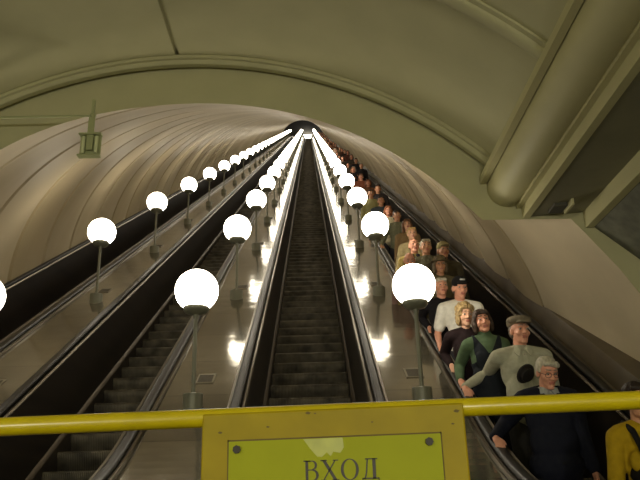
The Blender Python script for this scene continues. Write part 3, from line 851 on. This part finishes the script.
    def ruffle(me):
        from mathutils import noise
        ns = [v.normal.copy() for v in me.vertices]
        for v, nn in zip(me.vertices, ns):
            q = v.co; v.co = q+nn*amp*(noise.noise(V((q.x*75, q.y*75, q.z*28)))+.5*noise.noise(V((q.x*150, q.y*150, q.z*60))))
    out.append(('hair', remesh(m, 'hair', [hc], max(vox*.85, .005), 1, ruffle), None))
    # headwear and glasses
    hat = P.get('hat')
    if hat:
        kind, col = hat; m = MB()
        if kind == 'flat_cap':
            he((0, .005, .092), (.106, .124, .048)); he((0, .040, .074), (.096, .092, .058)); he((0, -.092, .064), (.070, .052, .013))
        elif kind == 'baseball_cap':
            he((0, .012, .064), (.087, .103, .078)); he((0, -.10, .050), (.066, .075, .011))
        elif kind == 'bucket_hat':
            he((0, .012, .068), (.090, .104, .075)); he((0, .0, .046), (.135, .150, .014))
        out.append((kind, remesh(m, kind, [cloth(col, .25, .22)], max(vox, .006), 1), None))
        if kind == 'baseball_cap' and P.get('badge'):
            q = MB(); cp(q, (-.02, -.088, .090), (.02, -.088, .090), .010); out.append(('cap_badge', q.mesh('cap_badge', [cloth((190, 190, 186))], 'all'), None))
    if P.get('glasses'):
        m = MB()
        for sg in (-1, 1):
            pts = [H(*(q*hs for q in (sg*.034+.025*cos(t), -.098+abs(cos(t))*.004, .002+.019*sin(t)))) for t in [2*pi*i/16 for i in range(17)]]
            for a, b in zip(pts, pts[1:]): m.cyl(a, b, .0017, n=6)
            m.cyl(H(sg*.058*hs, -.095*hs, .008*hs), H(sg*.080*hs, .0, .006*hs), .002, n=6)
        m.cyl(H(-.010*hs, -.1*hs, .006*hs), H(.010*hs, -.1*hs, .006*hs), .0024, n=6)
        out.append(('glasses', m.mesh('glasses', [M['frame']]), None))
    return out

def tread_at(y):
    k = round((y-2.7-.175-.02)/STP); yy = 2.7+STP*k+.175
    return yy, zp(yy)
def ray_to(px, py, y):
    d = CR*((px-320)/704.0)+CU*((240-py)/704.0)+CF
    t = y/d.y; return d.x*t, CAMZ+d.z*t
PIT, YAW, ROL = radians(20.4), radians(.8), radians(1.7)
CF = V((sin(YAW)*cos(PIT), cos(YAW)*cos(PIT), sin(PIT))); R0 = V((cos(YAW), -sin(YAW), 0)); U0 = R0.cross(CF)
CR = R0*cos(ROL)-U0*sin(ROL); CU = R0*sin(ROL)+U0*cos(ROL)
RAILX = CX[3]-.625
def depth_guess(px, py, hh=1.62):
    # depth at which a head seen at (px,py) is hh above the steps
    lo, hi = 3.0, 110.0
    for _ in range(50):
        y = (lo+hi)/2; x, z = ray_to(px, py, y)
        if z-zp(y) > hh: lo = y
        else: hi = y
    return lo
def put_person(px, py, label, P, vox=.008, voxc=.012, rail=True, hh=1.62, group='people riding the right escalator', raildy=-.26):
    y = depth_guess(px, py, hh); y, z0 = tread_at(P.get('y', y))
    x, hz = ray_to(px, py, y-.02)
    s = (hz-z0)/1.62
    s = max(.86, min(1.10, s))
    if rail:
        hy = y+raildy*s; tz = zp(hy)+.985+.035
        ang = math.atan((zp(hy+.05)-zp(hy-.05))/.1)
        f = V((.06, -cos(ang), -sin(ang)))
        tx = RAILX-.006
        wr = V(((tx-x)/s, (raildy*s+.085*cos(ang))/s, (tz+.02+.085*sin(ang)-z0)/s))
        P['rh'] = wr; P['rhf'] = f; P['rhn'] = (0, -.2, -1); P['rht'] = (1, 0, 0); P['rhg'] = P.get('rhg', .75)
    root = empty('person', (x, y, z0), label, 'person', group); root.scale = (s, s, s)
    for nm, me, par in person_parts(P, vox, voxc): link(nm, me, root)
    return root

# --- the near riders, from the bottom up
put_person(545, 371, 'grey-haired person in glasses and dark navy jacket, lowest on the crowded escalator, looking down',
    dict(skin='pink', haircol=(190, 182, 160), hair='short', part=1, brow=(140, 128, 108), glasses=1, shirt=(150, 152, 146), neck='collar', over=('jacket', (26, 28, 40)), vz=1.37, vw=.55, pitch=.40, yaw=.10, y=5.325, bulk=1.06, trousers=(34, 34, 40)), vox=.006, voxc=.010, raildy=-.02)
put_person(519, 331, 'person in checked flat cap and pale grey green button-up shirt holding a black hat',
    dict(skin='pink', haircol=(120, 112, 100), hat=('flat_cap', (124, 114, 96)), y=6.025, sw=.205, shirt=(172, 170, 148), neck='collar', bulk=1.05, yaw=.18, pitch=.06, trousers=(60, 58, 54), loose=1), vox=.006, voxc=.010, raildy=.18)
put_person(484, 321, 'person with dark fringe in green turtleneck jumper and dark pinafore, head tilted',
    dict(fem=1, skin='pink', haircol=(62, 46, 34), hair='bob', brow=(60, 44, 34), shirt=(88, 108, 80), neck='turtle', over=('vest', (34, 38, 44)), vz=1.30, vw=.55, tilt=-.16, yaw=-.05, pitch=.05, y=6.375, trousers=(36, 38, 44)), vox=.006, voxc=.010, raildy=-.02)
put_person(465, 315, 'person with curly blonde hair in a black V-neck top holding the handrail',
    dict(fem=1, skin='fair', haircol=(154, 130, 86), hair='curly', brow=(120, 92, 60), shirt=(36, 24, 26), neck='none', pitch=.18, y=6.725, yaw=.05, trousers=(38, 34, 36)), vox=.006, voxc=.010, raildy=-.02)
put_person(459, 288, 'person in a white short-sleeved T-shirt and black baseball cap holding the handrail',
    dict(skin='pink', haircol=(90, 80, 70), hat=('baseball_cap', (26, 25, 26)), badge=1, y=7.425, sw=.185, shirt=(228, 226, 216), sleeve='short', bulk=1.04, pitch=.22, yaw=.12, trousers=(60, 60, 66)), vox=.0065, voxc=.010, raildy=-.18)
put_person(441, 287, 'person with thin white hair in a black long-sleeved top behind the lowest right-hand lamp',
    dict(skin='pink', haircol=(186, 178, 160), hair='short', brow=(160, 150, 130), y=7.775, shirt=(30, 28, 32), bulk=1.02, yaw=.10, trousers=(40, 40, 46)), vox=.0075, voxc=.011, raildy=.02)
put_person(440, 265, 'person in a brown grey bucket hat and olive shirt, half hidden behind the white-haired rider',
    dict(fem=1, skin='tan', haircol=(110, 95, 72), hair='bob', hat=('bucket_hat', (112, 100, 74)), shirt=(106, 98, 74), pitch=.1), vox=.008, voxc=.013, rail=False)
put_person(443, 251, 'person in a pale tan baseball cap and dark olive jacket close to the tunnel wall',
    dict(skin='tan', haircol=(70, 55, 42), hat=('baseball_cap', (150, 140, 100)), shirt=(78, 72, 56), yaw=.15), vox=.009, voxc=.013, rail=False, hh=1.66)
put_person(426, 247, 'person with full white hair and a grey green open shirt beside a bald rider',
    dict(skin='tan', haircol=(176, 168, 146), hair='short', brow=(120, 110, 96), shirt=(110, 108, 88), neck='collar', trousers=(60, 56, 50)), vox=.009, voxc=.013, rail=False)
put_person(414, 246, 'bald person in a mustard yellow shirt with a dark collar',
    dict(skin='pink', haircol=(120, 104, 84), hair='bald', brow=(110, 86, 62), shirt=(160, 140, 82), collarcol=(50, 50, 60), neck='collar', yaw=.1, trousers=(70, 64, 54)), vox=.009, voxc=.013)
put_person(409, 260, 'bald pink-headed person bowing down just above the lowest right-hand globe lamp',
    dict(skin='pink', haircol=(150, 120, 100), hair='bald', brow=(120, 96, 80), shirt=(120, 96, 90), pitch=.5), vox=.009, voxc=.014, rail=False, hh=1.5)
put_person(412, 234, 'person with sandy blond hair in a beige top leaning out behind the bald rider',
    dict(fem=1, skin='fair', haircol=(184, 150, 96), hair='short', shirt=(172, 158, 118), pitch=.05), vox=.010, voxc=.014)
put_person(407, 225, 'person with long brown hair and a light brown top near the dark far handrail',
    dict(fem=1, skin='fair', haircol=(112, 78, 50), hair='long', shirt=(142, 118, 84)), vox=.010, voxc=.014, rail=False)
put_person(397, 216, 'person with short dark hair in a grey sage shirt, arm stretched to the handrail',
    dict(skin='tan', haircol=(46, 36, 28), hair='short', shirt=(122, 124, 100), neck='collar', yaw=.08, trousers=(58, 60, 68)), vox=.010, voxc=.014)
put_person(388, 211, 'person with reddish brown hair in a pale cream top between two dark-haired riders',
    dict(fem=1, skin='pink', haircol=(140, 88, 56), hair='bob', shirt=(186, 178, 150)), vox=.011, voxc=.015, rail=False)
put_person(381, 201, 'person with black hair in a blue grey jacket beside the second right-hand globe lamp',
    dict(skin='tan', haircol=(36, 28, 24), hair='short', shirt=(70, 78, 86)), vox=.011, voxc=.015, rail=False)
put_person(378, 189, 'person with black hair standing tall against the dark far balustrade',
    dict(skin='tan', haircol=(34, 28, 24), hair='short', shirt=(46, 42, 44)), vox=.012, voxc=.016, rail=False, hh=1.66)
put_person(371, 194, 'person in a pale yellow green shirt directly right of the third globe lamp',
    dict(skin='tan', haircol=(80, 60, 44), hair='short', shirt=(160, 156, 110)), vox=.012, voxc=.016, rail=False)
put_person(368, 183, 'person with auburn hair and a rust brown top, above the black-haired riders',
    dict(fem=1, skin='pink', haircol=(126, 72, 44), hair='bob', shirt=(124, 84, 60)), vox=.012, voxc=.016, rail=False)
put_person(356, 161, 'person in a dark coat whose head stands out against the tunnel wall',
    dict(skin='tan', haircol=(70, 46, 34), hair='short', shirt=(40, 38, 44)), vox=.013, voxc=.017, rail=False, hh=1.66)
put_person(361, 177, 'person in a red brown jumper beside the fourth globe lamp',
    dict(skin='pink', haircol=(90, 60, 42), hair='short', shirt=(134, 80, 60)), vox=.013, voxc=.017, rail=False)
put_person(353, 170, 'person with ginger hair in an orange brown top below the dark-coated rider',
    dict(fem=1, skin='pink', haircol=(150, 92, 52), hair='bob', shirt=(150, 98, 64)), vox=.013, voxc=.017, rail=False)
put_person(335, 150, 'person in a white hooded top, a pale spot among the far dark riders',
    dict(fem=1, skin='fair', haircol=(214, 208, 198), hair='bob', shirt=(214, 210, 202)), vox=.014, voxc=.018, rail=False)
# --- the far riders: copies of four figures in other clothes
protos = [person_parts(dict(skin='tan', haircol=(50, 38, 30), shirt=(60, 54, 50), detail=0), .015, .019),
          person_parts(dict(fem=1, skin='pink', haircol=(96, 62, 40), hair='bob', shirt=(60, 54, 50), detail=0), .015, .019)]
SHC = [(52, 44, 42), (110, 74, 58), (44, 44, 54), (130, 110, 84), (70, 62, 54), (90, 56, 48), (36, 34, 38)]
HRC = [(40, 30, 26), (92, 62, 42), (60, 44, 34), (150, 140, 124)]
rr = random.Random(11); y = 24.0; n = 0
while y < 104:
    yy, z0 = tread_at(y)
    x = CX[3]+(-.28 if n % 2 == 0 else .16)+rr.uniform(-.08, .08)
    root = empty('person', (x, yy, z0), 'distant person in the dark crowd high on the right escalator', 'person', 'far riders on the right escalator')
    s = rr.uniform(.95, 1.05); root.scale = (s, s, s)
    sh = cloth(SHC[rr.randrange(len(SHC))]); hr = hairm(HRC[rr.randrange(len(HRC))])
    for nm, me, par in protos[rr.randrange(2)]:
        o = link(nm, me, root)
        if nm in ('shirt', 'hair'):
            o.material_slots[0].link = 'OBJECT'; o.material_slots[0].material = sh if nm == 'shirt' else hr
    y += rr.choice([.7, 1.05, 1.05, 1.4, 1.75])*(1+y/90); n += 1
# --- the yellow-topped person at the lower right edge
put_person(637, 400, 'dark-haired person in mustard yellow top and black strapped apron at lower right edge',
    dict(fem=1, skin='tan', haircol=(44, 32, 24), hair='short', shirt=(168, 138, 22), apron=(24, 22, 22), trousers=(30, 28, 30), pitch=.1, bulk=.9), vox=.007, voxc=.010, rail=False, hh=1.5)
# black round hat held by the person in the flat cap
bx, bz = ray_to(526, 374, 5.82)
b = empty('hat', (bx, 5.82, bz), 'round black hat held against the chest of the flat-capped rider', 'hat')
RH = Euler((radians(-52), radians(-24), radians(8))).to_matrix().to_4x4(); b.rotation_euler = RH.to_euler(); b.scale = (.74, .74, .74)
mk = mat('black_hat_felt', rgb(40, 36, 37), .6, bump=.25)
mb = MB(); mb.lathe([(.070, -.050), (.078, -.044), (.080, .0), (.082, .008), (.088, .010), (.088, .002), (.086, -.002)], 28); mb.obj('hat_crown', mk, b, smooth=True)
mb = MB(); mb.lathe([(.080, .004), (.112, .012), (.118, .010), (.112, .004), (.080, -.003)], 32); mb.obj('hat_brim', mk, b, smooth=True)

# ------------------------------------------------------------------ light, camera, world
def point(name, loc, power, col=(1, .90, .70), r=.25):
    l = bpy.data.lights.new(name, 'POINT'); l.energy = power; l.color = col; l.shadow_soft_size = r
    o = bpy.data.objects.new(name, l); COL.objects.link(o); o.location = loc; return o
point('hall_light', (1.2, -4.6, 1.7), 350, (1.0, .96, .85), .3)
point('hall_light', (-3.4, -4.8, 1.7), 350, (1.0, .96, .85), .3)
w = bpy.data.worlds.new('World'); SC.world = w; w.use_nodes = True
w.node_tree.nodes['Background'].inputs['Color'].default_value = (.02, .019, .015, 1)
cam = bpy.data.cameras.new('Camera'); co = bpy.data.objects.new('Camera', cam); COL.objects.link(co)
cam.sensor_width = 36; cam.lens = 704/640*36; cam.clip_end = 400; cam.clip_start = .05
co.matrix_world = Matrix(((CR.x, CU.x, -CF.x, 0), (CR.y, CU.y, -CF.y, 0), (CR.z, CU.z, -CF.z, CAMZ), (0, 0, 0, 1)))
SC.camera = co
SC.view_settings.view_transform = 'Standard'; SC.view_settings.look = 'None'; SC.view_settings.gamma = 1
SC.view_settings.exposure = 0.0; SC.view_settings.use_curve_mapping = False
